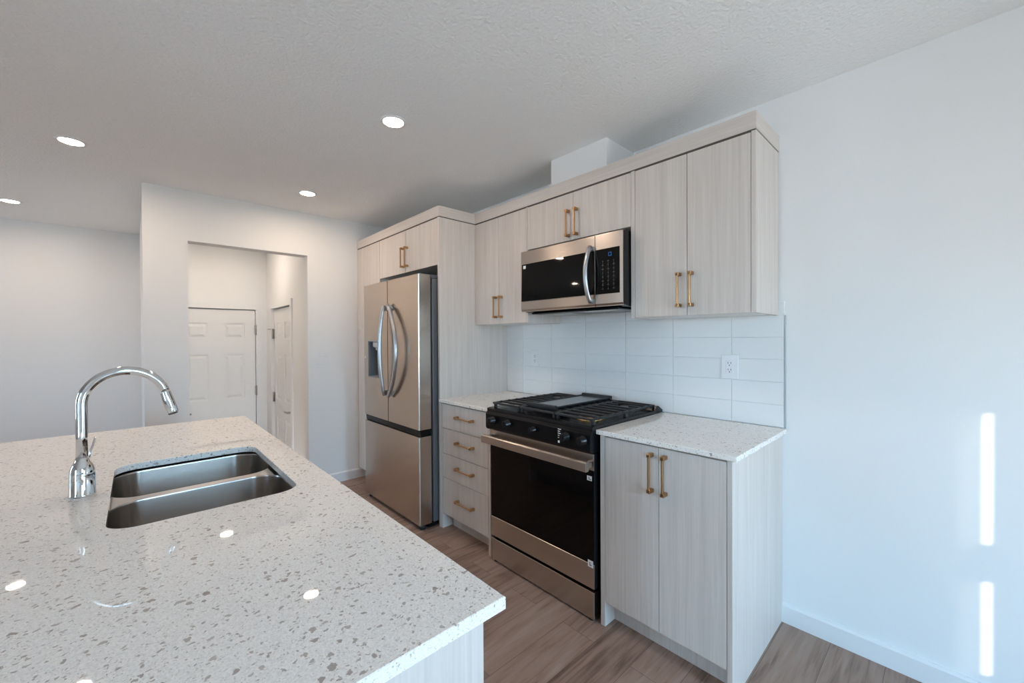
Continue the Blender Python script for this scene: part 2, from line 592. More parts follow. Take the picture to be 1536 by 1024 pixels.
struct('floor', MB().prism([(-4.25, 0.1), (XR + 0.12, 0.1), (XR + 0.12, YR - .1), (XF - .1, YR - .1), (XF - .1, -2.15), (-4.25, -2.15)], 'z', -0.06, 0.0),
       'floor', 'brown wood-look vinyl plank floor', 'floor')
struct('floor_hall', MB().box(-6.09, -4.25, -2.15, -0.99, HALL_Z - .06, HALL_Z).box(-4.54, -4.25, -2.09, -1.038, HALL_Z, -0.17), 'floor',
       'lower entry hall floor behind the doorway', 'floor')
struct('ceiling', MB().box(XF - .1, XR + .12, YR - .1, 0.1, ZC, ZC + .1), 'ceiling', 'white textured ceiling', 'ceiling')
struct('wall_back', MB().box(XLB, XR + .12, 0, 0.1, -0.06, ZC), 'wall', 'white wall behind the cabinets and range', 'wall')
struct('wall_left', MB().box(XLB, XL, -2.2, -1.946, -0.35, ZC).box(XLB, XL, -1.104, 0.0, -0.35, ZC).box(XLB, XL, -1.946, -1.104, 2.095, ZC), 'wall',
       'white wall with the cased opening to the entry hall', 'wall')
struct('wall_hall_left', MB().box(XF, XLB, -2.2, -2.09, -.40, ZC), 'wall', 'white wall between entry hall and living area', 'wall')
struct('wall_hall_right', MB().box(-5.703, XLB, -1.038, -0.94, 1.711, ZC).box(-6.0, -5.703, -1.038, -0.94, -.40, ZC)
       .box(-4.902, XLB, -1.038, -.94, -.40, 1.711).box(-5.75, -4.85, -.94, -.92, -.40, 1.75), 'wall', 'warm lit hall wall with a narrow door', 'wall')
struct('wall_hall_end', MB().box(XF, -6.0, -1.146, -0.94, -.40, ZC).box(XF, -6.0, -2.09, -1.962, -.40, ZC)
       .box(XF, -6.0, -1.962, -1.146, 1.711, ZC), 'wall', 'warm lit end wall of the hall above the entry door', 'wall')
struct('wall_living', MB().box(XF - .1, XF, YR - .1, -0.94, -.40, ZC), 'wall', 'grey-white far wall of the living area', 'wall')

# windows, all out of view: placed and sized for the daylight they let in
W1 = (-2.45, -1.78, 1.20, 2.20)
W2 = (-1.665, -1.5035, 0.97, 1.965)
W5 = (-1.36, -0.74, 0.08, 1.70)  # unseen window added to brighten the faces turned right
wr = MB()
wr.box(XR, XR + .12, YR - .1, W1[0], -.06, ZC).box(XR, XR + .12, W1[1], W2[0], -.06, ZC).box(XR, XR + .12, W2[1], W5[0], -.06, ZC).box(XR, XR + .12, W5[1], .1, -.06, ZC)
wr.box(XR, XR + .12, W1[0], W1[1], -.06, W1[2]).box(XR, XR + .12, W1[0], W1[1], W1[3], ZC)
wr.box(XR, XR + .12, W5[0], W5[1], -.06, W5[2]).box(XR, XR + .12, W5[0], W5[1], W5[3], ZC)
wr.box(XR, XR + .12, W2[0], W2[1], -.06, W2[2]).box(XR, XR + .12, W2[0], W2[1], W2[3], ZC)
struct('wall_right', wr, 'wall', 'white window wall to the right', 'wall')
W4 = (0.35, 1.5, 0.06, 2.10)  # unseen patio door added for daylight from behind
W3 = (-4.4, -3.7, 0.5, 2.10)  # unseen window added to brighten the ceiling and far counter
struct('wall_rear', MB().box(XF - .1, W3[0], YR - .1, YR, -.06, ZC).box(W3[1], W4[0], YR - .1, YR, -.06, ZC)
       .box(W3[0], W3[1], YR - .1, YR, -.06, W3[2]).box(W3[0], W3[1], YR - .1, YR, W3[3], ZC).box(W4[1], XR + .12, YR - .1, YR, -.06, ZC)
       .box(W4[0], W4[1], YR - .1, YR, -.06, W4[2]).box(W4[0], W4[1], YR - .1, YR, W4[3], ZC)
       , 'wall', 'white wall behind the camera', 'wall')


def window_x(name, w, mull, rails, label):
    y0, y1, z0, z1 = w
    t = .045
    f = MB()
    fw = .045 if y1 - y0 > .5 else .004
    f.box(XR + .03, XR + .03 + t, y0, y0 + fw, z0, z1).box(XR + .03, XR + .03 + t, y1 - fw, y1, z0, z1)
    f.box(XR + .03, XR + .03 + t, y0, y1, z0, z0 + .012).box(XR + .03, XR + .03 + t, y0, y1, z1 - .012, z1)
    for m in mull:
        f.box(XR + .03, XR + .03 + t, m - .03, m + .03, z0, z1)
    for r0, r1 in rails:
        f.box(XR + .03, XR + .03 + t, y0, y1, r0, r1)
    o = part(name, f, 'trim')
    o['kind'] = 'structure'; o['label'] = label; o['category'] = 'window'
    part('pane', MB().box(XR + .05, XR + .054, y0, y1, z0, z1), 'pane', o)
    return o


window_x('window_1', W1, [-2.115], [], 'large two-pane window on the right')
window_x('added_window_4', W5, [], [], 'added unseen tall window on the right for side daylight')
w2 = window_x('window_2', W2, [], [(1.338, 1.458)], 'narrow sash window on the right')
part('sun_filter_sheer', MB().box(XR + .012, XR + .014, W2[0], -1.5285, W2[2], W2[3]), 'sheer', w2)  # added unseen sheet, dims the sun beside the bright strip
for nm, W, mid, lab in (('added_window_3', W4, .92, 'added unseen glazed patio door behind the camera for daylight'), ('added_window_5', W3, -4.05, 'added unseen two-pane window behind the camera, brightening the living area')):
    f3 = MB()
    for a, b_ in ((W[0], W[0] + .045), (W[1] - .045, W[1]), (mid - .03, mid + .03)):
        f3.box(a, b_, YR - .08, YR - .035, W[2], W[3])
    f3.box(W[0], W[1], YR - .08, YR - .035, W[2], W[2] + .045).box(W[0], W[1], YR - .08, YR - .035, W[3] - .045, W[3])
    o3 = part(nm, f3, 'trim'); o3['kind'] = 'structure'; o3['label'] = lab; o3['category'] = 'window'
    part('pane', MB().box(W[0], W[1], YR - .06, YR - .056, W[2], W[3]), 'pane', o3)
    portal('daylight_' + nm, ((W[0] + W[1]) / 2, YR - .11, (W[2] + W[3]) / 2), (0, 1, 0), W[1] - W[0], W[3] - W[2])
portal('daylight_right', (XR + .13, (W1[0] + W1[1]) / 2, (W1[2] + W1[3]) / 2), (-1, 0, 0), W1[1] - W1[0], W1[3] - W1[2])
portal('daylight_beside', (XR + .13, (W5[0] + W5[1]) / 2, (W5[2] + W5[3]) / 2), (-1, 0, 0), W5[1] - W5[0], W5[3] - W5[2])
portal('daylight_narrow', (XR + .13, (W2[0] + W2[1]) / 2, (W2[2] + W2[3]) / 2), (-1, 0, 0), W2[1] - W2[0], W2[3] - W2[2])
# unseen walls added outside to keep the low sun off the two large windows
struct('wall_sunblock_right', MB().box(XR + .12, XR + 3.2, -4.55, -4.3, -.3, 4.6), 'siding', 'added pale wall outside blocking the sun, out of view', 'wall')
struct('wall_sunblock_living', MB().box(-3.15, -3.0, YR - 1.8, YR - .1, -.3, 4.2), 'siding', 'added pale wall outside keeping sun off the living area window', 'wall')
struct('wall_sunblock_patio', MB().box(XR + .12, XR + .3, YR - 3.0, YR - .1, -.3, 4.2), 'siding', 'added pale wall outside keeping sun off the patio door', 'wall')

struct('baseboard_back', MB().prism([(0, 0), (-.014, 0), (-.014, .078), (-.009, .088), (0, .088)], 'x', -0.7185, XR), 'trim', 'white baseboard right of the cabinets', 'baseboard')
struct('baseboard_left', MB().prism([(XL, 0), (XL + .014, 0), (XL + .014, .078), (XL + .009, .088), (XL, .088)], 'y', -1.104, -0.585)
       .prism([(XL, 0), (XL + .014, 0), (XL + .014, .078), (XL + .009, .088), (XL, .088)], 'y', -2.2, -1.946), 'trim', 'white baseboard between hall opening and pantry cabinet', 'baseboard')
struct('baseboard_living', MB().box(XF, XF + .014, YR, -2.2, 0, .088), 'trim', 'white baseboard in the living area', 'baseboard')
struct('wall_bulkhead', MB().box(-1.915, -1.50, -0.285, 0, 2.2925, ZC), 'wall', 'white boxed duct chase above the microwave cabinet', 'bulkhead')

# ------------------------------------------------------------------ hall doors


def door_slab(mb, P, w, h, panels_u, panels_z):
    """six-panel leaf built in (u, depth, z); P maps to world; depth 0 is the back of the leaf"""
    def bx(u0, u1, d0, d1, z0, z1, bev=0):
        a = P(u0, d0); b_ = P(u1, d1)
        mb.box(min(a[0], b_[0]), max(a[0], b_[0]), min(a[1], b_[1]), max(a[1], b_[1]), z0, z1, bev, 1)
    z_b = P(0, 0)[2]
    bx(0, w, 0, .026, z_b, z_b + h)
    us = [0] + [q for p in panels_u for q in p] + [w]
    for k in range(0, len(us), 2):
        bx(us[k], us[k + 1], .026, .036, z_b, z_b + h)
    zs = [z_b] + [q for p in panels_z for q in p] + [z_b + h]
    for (a, c) in panels_u:
        for k in range(0, len(zs), 2):
            bx(a, c, .026, .036, zs[k], zs[k + 1])
        for (z0, z1) in panels_z:
            # sloping raised field
            i = .018; j = .045
            pts = []
            for d, ins in ((.026, i), (.034, j)):
                pts.append([P(a + ins, d)[:2] + (z0 + ins,), P(c - ins, d)[:2] + (z0 + ins,), P(c - ins, d)[:2] + (z1 - ins,), P(a + ins, d)[:2] + (z1 - ins,)])
            mb.loops(pts, smooth=False)


PZ = [(-.101, .442), (.644, 1.177), (1.359, 1.541)]
d1 = MB()
door_slab(d1, lambda u, d: (-6.04 + d, -1.950 + u, HALL_Z + .01), .79, 2.03, [(.114, .322), (.470, .678)], PZ)
o = struct('door_1', d1, 'door', 'white six-panel entry door at the end of the hall', 'door')
cas = MB().box(-6.0, -5.985, -1.146, -1.095, HALL_Z, 1.775).box(-6.0, -5.985, -2.02, -1.962, HALL_Z, 1.775).box(-6.0, -5.985, -1.962, -1.146, 1.711, 1.775)
cas.box(-6.06, -6.0, -1.154, -1.146, HALL_Z, 1.711)
struct('trim_1', cas, 'trim', 'white casing around the entry door', 'trim')
for z in (1.461, .72, -.06):
    h = MB().box(-6.004, -5.992, -1.168, -1.146, z - .055, z + .055).tube([(-5.99, -1.153, z - .058), (-5.99, -1.153, z + .058)], .008, 10)
    part('hinge', h, 'nickel', o, 'satin nickel hinge')
h = MB().lathe((-6.004, -1.86, .51), [(.028, 0), (.028, .01), (.012, .016), (.012, .05)], 20, 'x').tube([(-5.957, -1.86, .51), (-5.955, -1.79, .512)], [.011, .008], 12)
part('door_handle', h, 'nickel', o, 'satin nickel lever')

d2 = MB()
door_slab(d2, lambda u, d: (-5.691 + u, -0.985 - d, HALL_Z + .01), .777, 2.03, [(.105, .315), (.462, .672)], PZ)
o = struct('door_2', d2, 'door', 'white six-panel side door in the right wall of the hall', 'door')
cas = MB().box(-5.763, -5.703, -1.053, -1.038, HALL_Z, 1.775).box(-4.902, -4.842, -1.053, -1.038, HALL_Z, 1.775).box(-5.703, -4.902, -1.053, -1.038, 1.711, 1.775)
struct('trim_2', cas, 'trim', 'white casing around the narrow side door', 'trim')
for z in (1.413, .66, -.08):
    h = MB().box(-5.703, -5.67, -1.028, -1.018, z - .055, z + .055).tube([(-5.695, -1.035, z - .058), (-5.695, -1.035, z + .058)], .008, 10)
    if z > 1:
        h.tube([(-5.695, -1.036, z + .055), (-5.76, -1.075, z + .058)], .005, 8)
    part('hinge', h, 'nickel', o, 'satin nickel hinge')
h = MB().lathe((-4.965, -1.021, .565), [(.028, 0), (.028, -.01), (.012, -.016), (.012, -.05)], 20, 'y').tube([(-4.965, -1.068, .565), (-5.075, -1.072, .563)], [.011, .008], 12)
part('door_handle', h, 'nickel', o, 'satin nickel lever')

# ------------------------------------------------------------------ recessed lights
LIGHTS = [
    ((-2.15, -1.248), 'recessed ceiling light nearest the microwave, above the aisle', 'lamp'),
    ((-3.56, -1.256), 'recessed ceiling light above the aisle, closest to the refrigerator', 'lamp'),
    ((-3.566, -2.500), 'recessed ceiling light left of the hall wall end, above the far island end', 'lamp'),
    ((-5.335, -2.976), 'recessed ceiling light near the far living room wall, cut by the left edge', 'lamp'),
    ((-5.21, -1.576), 'recessed ceiling light inside the entry hall', 'hall_lamp'),
    ((-4.57, -4.08), 'recessed ceiling light in the living area behind the island', 'lamp'),
]
for (x, y), lab, mt in LIGHTS:
    t = thing('recessed_light', lab, 'ceiling light', (x, y, ZC), 'recessed ceiling lights')
    ring = MB()
    prof = [(.066, 0), (.064, -.004), (.052, -.006), (.049, -.003), (.049, 0)]
    ring.lathe((x, y, ZC), prof, 32, caps=False)
    part('trim_ring', ring, 'white_plastic', t)
    part('lens', MB().lathe((x, y, ZC), [(.049, -.0025), (.049, -.0005)], 32), mt, t, 'glowing round lens')

# ------------------------------------------------------------------ cabinets
YB, YU = -0.6505, -0.3326
G = .0015


def pull_v(x, y, z0, z1, parent):
    """upright brass bar pull on a face at y"""
    m = MB()
    for z in (z0 + .008, z1 - .008):
        m.box(x - .0085, x + .0085, y - .036, y - .0005, z - .008, z + .008, .0015, 1)
    m.box(x - .0042, x + .0042, y - .036, y - .027, z0 + .004, z1 - .004, .0015, 1)
    return part('handle', m, 'brass', parent, 'brushed brass bar pull')


def pull_h(x0, x1, y, z, parent):
    m = MB()
    for x in (x0 + .008, x1 - .008):
        m.box(x - .008, x + .008, y - .036, y - .0005, z - .0085, z + .0085, .0015, 1)
    m.box(x0 + .004, x1 - .004, y - .036, y - .027, z - .0042, z + .0042, .0015, 1)
    return part('handle', m, 'brass', parent, 'brushed brass bar pull')


def leaf(name, x0, x1, y, z0, z1, parent):
    return part(name, MB().box(x0 + G, x1 - G, y, y + .019, z0 + G, z1 - G, .0008, 1), 'wood', parent)


# right base cabinet
t = thing('base_cabinet', 'pale wood-grain two-door base cabinet right of the range', 'cabinet', (-1.0, -0.33, 0))
part('side_panel', MB().prism([(YB, 0), (YB, .8925), (-.001, .8925), (-.001, 0)], 'x', -.7365, -.7185, .0008), 'wood', t)
part('side_panel', MB().prism([(YB, .0), (YB, .8925), (-.001, .8925), (-.001, 0)], 'x', -1.2923, -1.2685, .0008), 'wood', t)
part('carcass', MB().box(-1.268, -.737, YB + .020, -.003, .11, .8915), 'carcass', t)
d = leaf('door', -1.2675, -1.0035, YB, .112, .886, t); pull_v(-1.032, YB, .695, .861, d)
d = leaf('door', -1.0035, -.7375, YB, .112, .886, t); pull_v(-.972, YB, .695, .861, d)
part('toe_kick', MB().box(-1.268, -.737, -.571, -.553, 0, .1095), 'wood', t)

# left base cabinet with four drawers
t = thing('base_cabinet', 'pale wood-grain four-drawer base cabinet between refrigerator and range', 'cabinet', (-2.375, -.33, 0))
part('side_panel', MB().prism([(YB, 0), (YB, .8925), (-.001, .8925), (-.001, 0)], 'x', -2.6515, -2.6275, .0008), 'wood', t)
part('side_panel', MB().prism([(YB, .0), (YB, .8925), (-.001, .8925), (-.001, 0)], 'x', -2.120, -2.097, .0008), 'wood', t)
part('carcass', MB().box(-2.627, -2.1205, YB + .020, -.003, .11, .8915), 'carcass', t)
zz = [.108, .366, .537, .715, .886]
for k in range(4):
    d = leaf('drawer', -2.6265, -2.121, YB, zz[k], zz[k + 1], t)
    zh = (.245, .464, .638, .812)[k]
    pull_h(-2.442, -2.256, YB, zh, d)
part('toe_kick', MB().box(-2.627, -2.1205, -.571, -.553, 0, .1075), 'wood', t)

# countertops along the wall
for x0, x1, lab in ((-1.3081, -.6986, 'speckled white quartz countertop on the two-door cabinet right of the range'),
                    (-2.6520, -2.0875, 'speckled white quartz countertop on the drawer cabinet left of the range')):
    o = part('countertop', MB().box(x0, x1, -.6633, -.0095, .893, .914, .0025, 2), 'quartz')
    tag(o, lab, 'countertop')

# backsplash: stacked tiles with a metal edge strip
b_ = MB().box(-2.6520, -.708, -.005, -.0005, .9145, 1.512)
xs = [-2.6520, -2.466, -2.161, -1.856, -1.5505, -1.247, -.9395, -.7085]
zs = [.9145, 1.0215, 1.1285, 1.2355, 1.3425, 1.4495, 1.512]
for i in range(len(xs) - 1):
    for k in range(len(zs) - 1):
        b_.box(xs[i] + .0012, xs[i + 1] - .0012, -.0092, -.004, zs[k] + .0012, zs[k + 1] - .0012, .0012, 1)
o = part('tile_backsplash', b_, 'tile')
tag(o, 'glossy white stacked tile backsplash between countertop and upper cabinets', 'backsplash')
part('edge_trim', MB().box(-.7082, -.7035, -.0105, -.0005, .9145, 1.4460), 'edge', o, 'slim grey metal edge strip')


def upper(x0, x1, z0, z1, left, right, label, doors, pulls):
    t = thing('wall_cabinet', label, 'cabinet', ((x0 + x1) / 2, -.16, z0))
    a, b2 = x0, x1
    if left:
        part('side_panel', MB().prism([(YU, z0), (YU, z1), (-.0125, z1), (-.0125, z0)], 'x', x0, x0 + left, .0006), 'wood', t); a = x0 + left
    if right:
        part('side_panel', MB().prism([(YU, z0), (YU, z1), (-.0125, z1), (-.0125, z0)], 'x', x1 - right, x1, .0006), 'wood', t); b2 = x1 - right
    part('carcass', MB().box(a + .0005, b2 - .0005, YU + .020, -.0125, z0 + .001, z1), 'carcass', t, 'white cabinet box')
    for (u0, u1), px in zip(doors, pulls):
        d = leaf('door', u0, u1, YU, z0, z1 - .002, t)
        pull_v(px[0], YU, px[1], px[2], d)
    return t


ZU, ZT = 1.4468, 2.2105
upper(-2.6515, -2.083, ZU, ZT, 0, .011, 'pale wood-grain upper cabinet between tall refrigerator panel and microwave', [(-2.6515, -2.376), (-2.376, -2.0945)],
      [(-2.402, 1.489, 1.645), (-2.341, 1.489, 1.645)])
upper(-2.0825, -1.3185, 1.925, ZT, 0, 0, 'short pale wood-grain upper cabinet above the microwave', [(-2.0825, -1.7005), (-1.7005, -1.3185)],
      [(-1.733, 1.947, 2.107), (-1.672, 1.947, 2.107)])
upper(-1.318, -.7325, ZU, ZT, .022, .019, 'tall pale wood-grain upper cabinet right of the microwave', [(-1.2955, -1.0235), (-1.0235, -.752)],
      [(-1.058, 1.488, 1.651), (-1.000, 1.488, 1.651)])

# refrigerator surround: tall panel, pantry cabinet, cabinet above
YP = -.6537
o = part('tall_panel', MB().box(-2.6725, -2.6525, YP, -.0005, 0, ZT, .0008, 1), 'wood')
tag(o, 'tall pale wood-grain end panel right of the refrigerator', 'panel')
t = thing('wall_cabinet', 'pale wood-grain two-door cabinet above the refrigerator', 'cabinet', (-3.14, -.33, 1.8716))
part('carcass', MB().box(-3.6045, -2.6735, YP + .020, -.003, 1.8736, ZT), 'carcass', t)
d = leaf('door', -3.6045, -3.139, YP, 1.8716, ZT - .002, t); pull_v(-3.166, YP, 1.913, 2.072, d)
d = leaf('door', -3.139, -2.6735, YP, 1.8716, ZT - .002, t); pull_v(-3.103, YP, 1.913, 2.072, d)
t = thing('pantry_cabinet', 'narrow tall pale wood-grain pantry cabinet between hall wall and refrigerator', 'cabinet', (-3.85, -.33, 0))
part('carcass', MB().box(-4.103, -3.606, YP + .020, -.003, .095, ZT), 'carcass', t)
part('side_panel', MB().box(-3.6235, -3.6055, YP + .0195, -.003, 0, .0945), 'wood', t)
leaf('door', -4.103, -3.6055, YP, .098, 1.443, t)
leaf('door', -4.103, -3.6055, YP, 1.443, ZT - .002, t)
part('toe_kick', MB().box(-4.103, -3.624, -.59, -.572, 0, .0945), 'wood', t)

# continuous top valance with a dark reveal under it
t = thing('top_valance', 'continuous pale wood-grain valance strip along the cabinet tops', 'trim', (-2.4, -.33, ZT + .008))
outl = [(-.7325, -.001), (-.7325, YU), (-2.652, YU), (-2.652, YP), (-4.103, YP), (-4.103, YP + .02), (-2.673, YP + .02), (-2.673, YU + .02), (-.7525, YU + .02), (-.7525, -.001)]
part('fascia', MB().prism(outl, 'z', 2.2177, 2.292), 'wood_h', t)
i_ = .004
outl2 = [(-.7325 - i_, -.001), (-.7325 - i_, YU + i_), (-2.652 - i_, YU + i_), (-2.652 - i_, YP + i_), (-4.103, YP + i_), (-4.103, YP + .02), (-2.673, YP + .02), (-2.673, YU + .02), (-.7525, YU + .02), (-.7525, -.001)]
part('reveal_strip', MB().prism(outl2, 'z', ZT, 2.2177), 'reveal', t, 'dark shadow gap strip')

# ------------------------------------------------------------------ refrigerator
FX0, FX1, FY = -3.5991, -2.6875, -.8005
t = thing('refrigerator', 'stainless steel french-door refrigerator with bottom freezer', 'refrigerator', (-3.143, -.42, 0))
part('body', MB().box(FX0 + .004, FX1, -.690, -.03, .035, 1.775, .004, 2), 'fridge_side', t, 'dark grey cabinet body')
part('gasket', MB().box(FX0 + .02, FX1 - .014, -.702, -.689, .05, 1.77), 'rubber', t, 'black door seal')
SPL = -3.163


def fdoor(name, x0, x1, z0, z1, holes=None):
    mb = MB()
    if holes:
        hx0, hx1, hz0, hz1 = holes
        mb.box(x0, hx0, FY, -.701, z0, z1); mb.box(hx1, x1, FY, -.701, z0, z1)
        mb.box(hx0, hx1, FY, -.701, z0, hz0); mb.box(hx0, hx1, FY, -.701, hz1, z1)
        mb.box(hx0 - .008, hx1 + .008, -.722, -.701, hz0, hz1)
    else:
        mb.box(x0, x1, FY, -.701, z0, z1, .006, 2, 'z')
    return part(name, mb, 'steel', t)


dl = fdoor('door', FX0, SPL - .0025, .705, 1.797, (-3.526, -3.318, 1.028, 1.329))
dr = fdoor('door', SPL + .0025, FX1, .705, 1.797)
fz = fdoor('freezer_drawer', FX0, FX1, .035, .655)
part('pull_recess', MB().prism([(-.788, .658), (-.735, .658), (-.702, .69), (-.702, .7045), (-.792, .7045)], 'x', FX0 + .004, FX1 - .004), 'black_panel', fz, 'dark brown recessed grip strip')
# dispenser
dp = part('dispenser', MB().box(-3.526, -3.318, -.7225, -.720, 1.028, 1.329).box(-3.526, -3.520, -.7995, -.7225, 1.028, 1.329)
          .box(-3.324, -3.318, -.7995, -.7225, 1.028, 1.329).box(-3.526, -3.318, -.7995, -.7225, 1.028, 1.036).box(-3.526, -3.318, -.7995, -.7225, 1.322, 1.329), 'grey_plastic', dl, 'blue-grey water dispenser recess')
part('spout_housing', MB().box(-3.475, -3.375, -.785, -.723, 1.275, 1.322, .008, 2).lathe((-3.43, -.757, 1.25), [(.018, 0), (.02, .03)], 16), 'light_grey', dl, 'pale grey dispenser nozzle')
part('paddle', MB().box(-3.455, -3.395, -.735, -.7235, 1.09, 1.24, .004, 2), 'black_panel', dl)


def bow(xs_, ys_, parent):
    pts, n = [], 18
    for k in range(n + 1):
        s = k / n
        w = math.sin(math.pi * s) ** 0.75 if 0 < s < 1 else 0
        pts.append((xs_[0] + (xs_[1] - xs_[0]) * w, ys_[0] + (ys_[1] - ys_[0]) * w, .905 + (1.603 - .905) * s))
    m = MB().tube(pts, .0175, 12, flat=(1.0, .75))
    for z in (.925, 1.583):
        m.box(xs_[0] - .011, xs_[0] + .011, ys_[0] - .004, FY + .001, z - .02, z + .02, .003, 1)
    return part('handle', m, 'handle_steel', parent, 'bowed polished steel handle')


bow((-3.180, -3.180), (-.822, -.860), dl)
bow((-3.112, -2.935), (-.822, -.848), dr)
part('emblem', MB().lathe((-3.58, FY, 1.19), [(.010, .0), (.010, -.0015)], 20, 'y'), 'print_white', dl, 'small round white emblem')
for x in (FX0 + .05, FX1 - .05):
    part('hinge_cover', MB().box(x - .045, x + .045, -.785, -.60, 1.7755, 1.802, .008, 2), 'fridge_side', t)
for x in (FX0 + .04, FX1 - .03):
    part('foot', MB().lathe((x, -.76, 0), [(.022, 0), (.022, .022), (.012, .026), (.012, .036)], 16), 'rubber', t)
part('base_grille', MB().box(FX0 + .02, FX1 - .006, -.73, -.66, .006, .0345, .002, 1), 'black_panel', t)

# ------------------------------------------------------------------ gas range
RX0, RX1 = -2.0727, -1.3151
YRF = -.6688
t = thing('gas_range', 'slide-in gas range with black oven glass and stainless trim', 'range', (-1.694, -.36, 0))
part('body', MB().box(RX0 + .002, RX1 - .002, -.622, -.04, .03, .90).box(RX0 + .004, RX1 - .004, -.60, -.10, .0, .03), 'black', t, 'black side body')
part('cooktop', MB().prism([(-.690, .912), (-.690, .926), (-.672, .930), (-.10, .930), (-.085, .955), (-.06, .955), (-.012, .928), (-.012, .9155), (-.64, .9155), (-.64, .905)], 'x', RX0 - .006, RX1 + .006, .0012), 'black', t, 'black enamel cooktop')
cp = part('control_panel', MB().prism([(-.690, .911), (-.702, .895), (-.702, .815), (-.694, .803), (-.6225, .803), (-.6225, .9045), (-.640, .911)], 'x', RX0 - .004, RX1 + .004, .0015), 'black_panel', t, 'glossy black control panel')
for x in (-2.005, -1.875, -1.672, -1.452, -1.352):
    r = .021 if x != -1.672 else .015
    k = MB().lathe((x, -.702, .862), [(r + .003, .0), (r + .003, -.006), (r, -.008), (r * .92, -.034), (r * .80, -.037)], 24, 'y')
    k.box(x - .004, x + .004, -.743, -.735, .862 - r * .8, .862 + r * .8, .0015, 1)
    kb = part('knob', k, 'black', cp)
tx = MB()
for k, w in enumerate((.020, .014, .018, .012, .017)):
    tx.box(-1.508, -1.508 + w, -.7026, -.7015, .890 - k * .0105, .894 - k * .0105)
tx.box(-1.508, -1.497, -.7026, -.7015, .824, .835)
part('printed_legend', tx, 'print_white', cp, 'small white printed lines')
od = part('oven_door', MB().box(RX0 + .001, RX1 - .001, YRF + .004, -.6225, .155, .797, .003, 2), 'black', t)
part('glass_panel', MB().box(RX0 + .003, RX1 - .003, YRF, YRF + .006, .2745, .716, .002, 1), 'oven_glass', od, 'black oven door glass')
part('lower_trim', MB().box(RX0 + .001, RX1 - .001, YRF - .001, YRF + .006, .157, .2735, .002, 1), 'steel_h', od, 'stainless lower door strip')
part('upper_trim', MB().box(RX0 + .001, RX1 - .001, YRF - .001, YRF + .006, .717, .797, .002, 1), 'steel_h', od, 'stainless upper door strip')
hd = MB().prism([(-.738, .728), (-.738, .768), (-.730, .774), (-.716, .774), (-.713, .770), (-.713, .732), (-.716, .728)], 'x', RX0 - .004, RX1 + .004, .001)
for x in (RX0 + .012, RX1 - .012):
    hd.box(x - .012, x + .012, -.7135, YRF - .0005, .737, .766, .002, 1)
part('handle', hd, 'steel_h', od, 'flat wide stainless bar handle')
s1 = part('sticker', MB().box(RX1 - .040, RX1 - .012, YRF - .0008, YRF, .668, .690), 'print_white', t, 'small white sticker')
s2 = part('sticker', MB().box(RX1 - .036, RX1 - .006, YRF - .0018, YRF - .0008, .258, .290), 'print_white', t, 'small white sticker')
part('letter_mark', MB().prism([(RX1 - .030, .672), (RX1 - .016, .672), (RX1 - .016, .676), (RX1 - .026, .676), (RX1 - .026, .686), (RX1 - .030, .686)], 'y', YRF - .0012, YRF - .0008), 'print_grey', s1)
part('letter_mark', MB().prism([(RX1 - .026, .266), (RX1 - .014, .266), (RX1 - .014, .270), (RX1 - .022, .270), (RX1 - .022, .282), (RX1 - .026, .282)], 'y', YRF - .0024, YRF - .0018), 'print_grey', s2)
part('warming_drawer', MB().box(RX0 + .002, RX1 - .002, YRF, -.6225, .012, .141, .003, 2), 'steel_h', t, 'stainless bottom drawer')
for x in (RX0 + .03, RX1 - .03):
    part('foot', MB().lathe((x, -.645, 0), [(.018, 0), (.018, .0115)], 16), 'rubber', t)
# burners
for (x, y, r, br) in ((-1.945, -.50, .045, 0), (-1.945, -.20, .036, 0), (-1.44, -.53, .050, 1), (-1.44, -.20, .036, 0), (-1.70, -.33, .036, 0)):
    bq = part('burner', MB().lathe((x, y, .930), [(r + .022, 0), (r + .018, .004), (r + .004, .005), (r + .004, .014), (r, .0145)], 28), 'burner_brass' if br else 'nickel', t,
              'brass burner ring' if br else 'dull metal burner base')
    part('burner_cap', MB().lathe((x, y, .9445), [(r, 0), (r, .006), (r - .004, .009)], 28), 'iron', bq)
# continuous cast-iron grates, three sections
gz0, gz1 = .951, .961
for (x0, x1) in ((RX0 + .012, -1.835), (-1.829, -1.571), (-1.565, RX1 - .012)):
    g = MB()
    for y in (-.655, -.075):
        g.box(x0, x1, y - .006, y + .006, gz0 - .002, gz1, .002, 1)
    for x in (x0 + .006, x1 - .006):
        g.box(x - .006, x + .006, -.655, -.075, gz0 - .002, gz1, .002, 1)
    xm = (x0 + x1) / 2
    for k in range(8):
        y = -.595 + k * .065
        if abs(y + .50) < .02 or abs(y + .205) < .02:
            g.box(x0, xm - .035, y - .006, y + .006, gz0, gz1 + .002, .0015, 1).box(xm + .035, x1, y - .006, y + .006, gz0, gz1 + .002, .0015, 1)
        else:
            g.box(x0, x1, y - .006, y + .006, gz0, gz1 + .002, .0015, 1)
    for x in (x0 + .010, x1 - .010):
        for y in (-.645, -.365, -.085):
            g.box(x - .008, x + .008, y - .008, y + .008, .930, gz0, .002, 1)
    part('grate', g, 'iron', t)
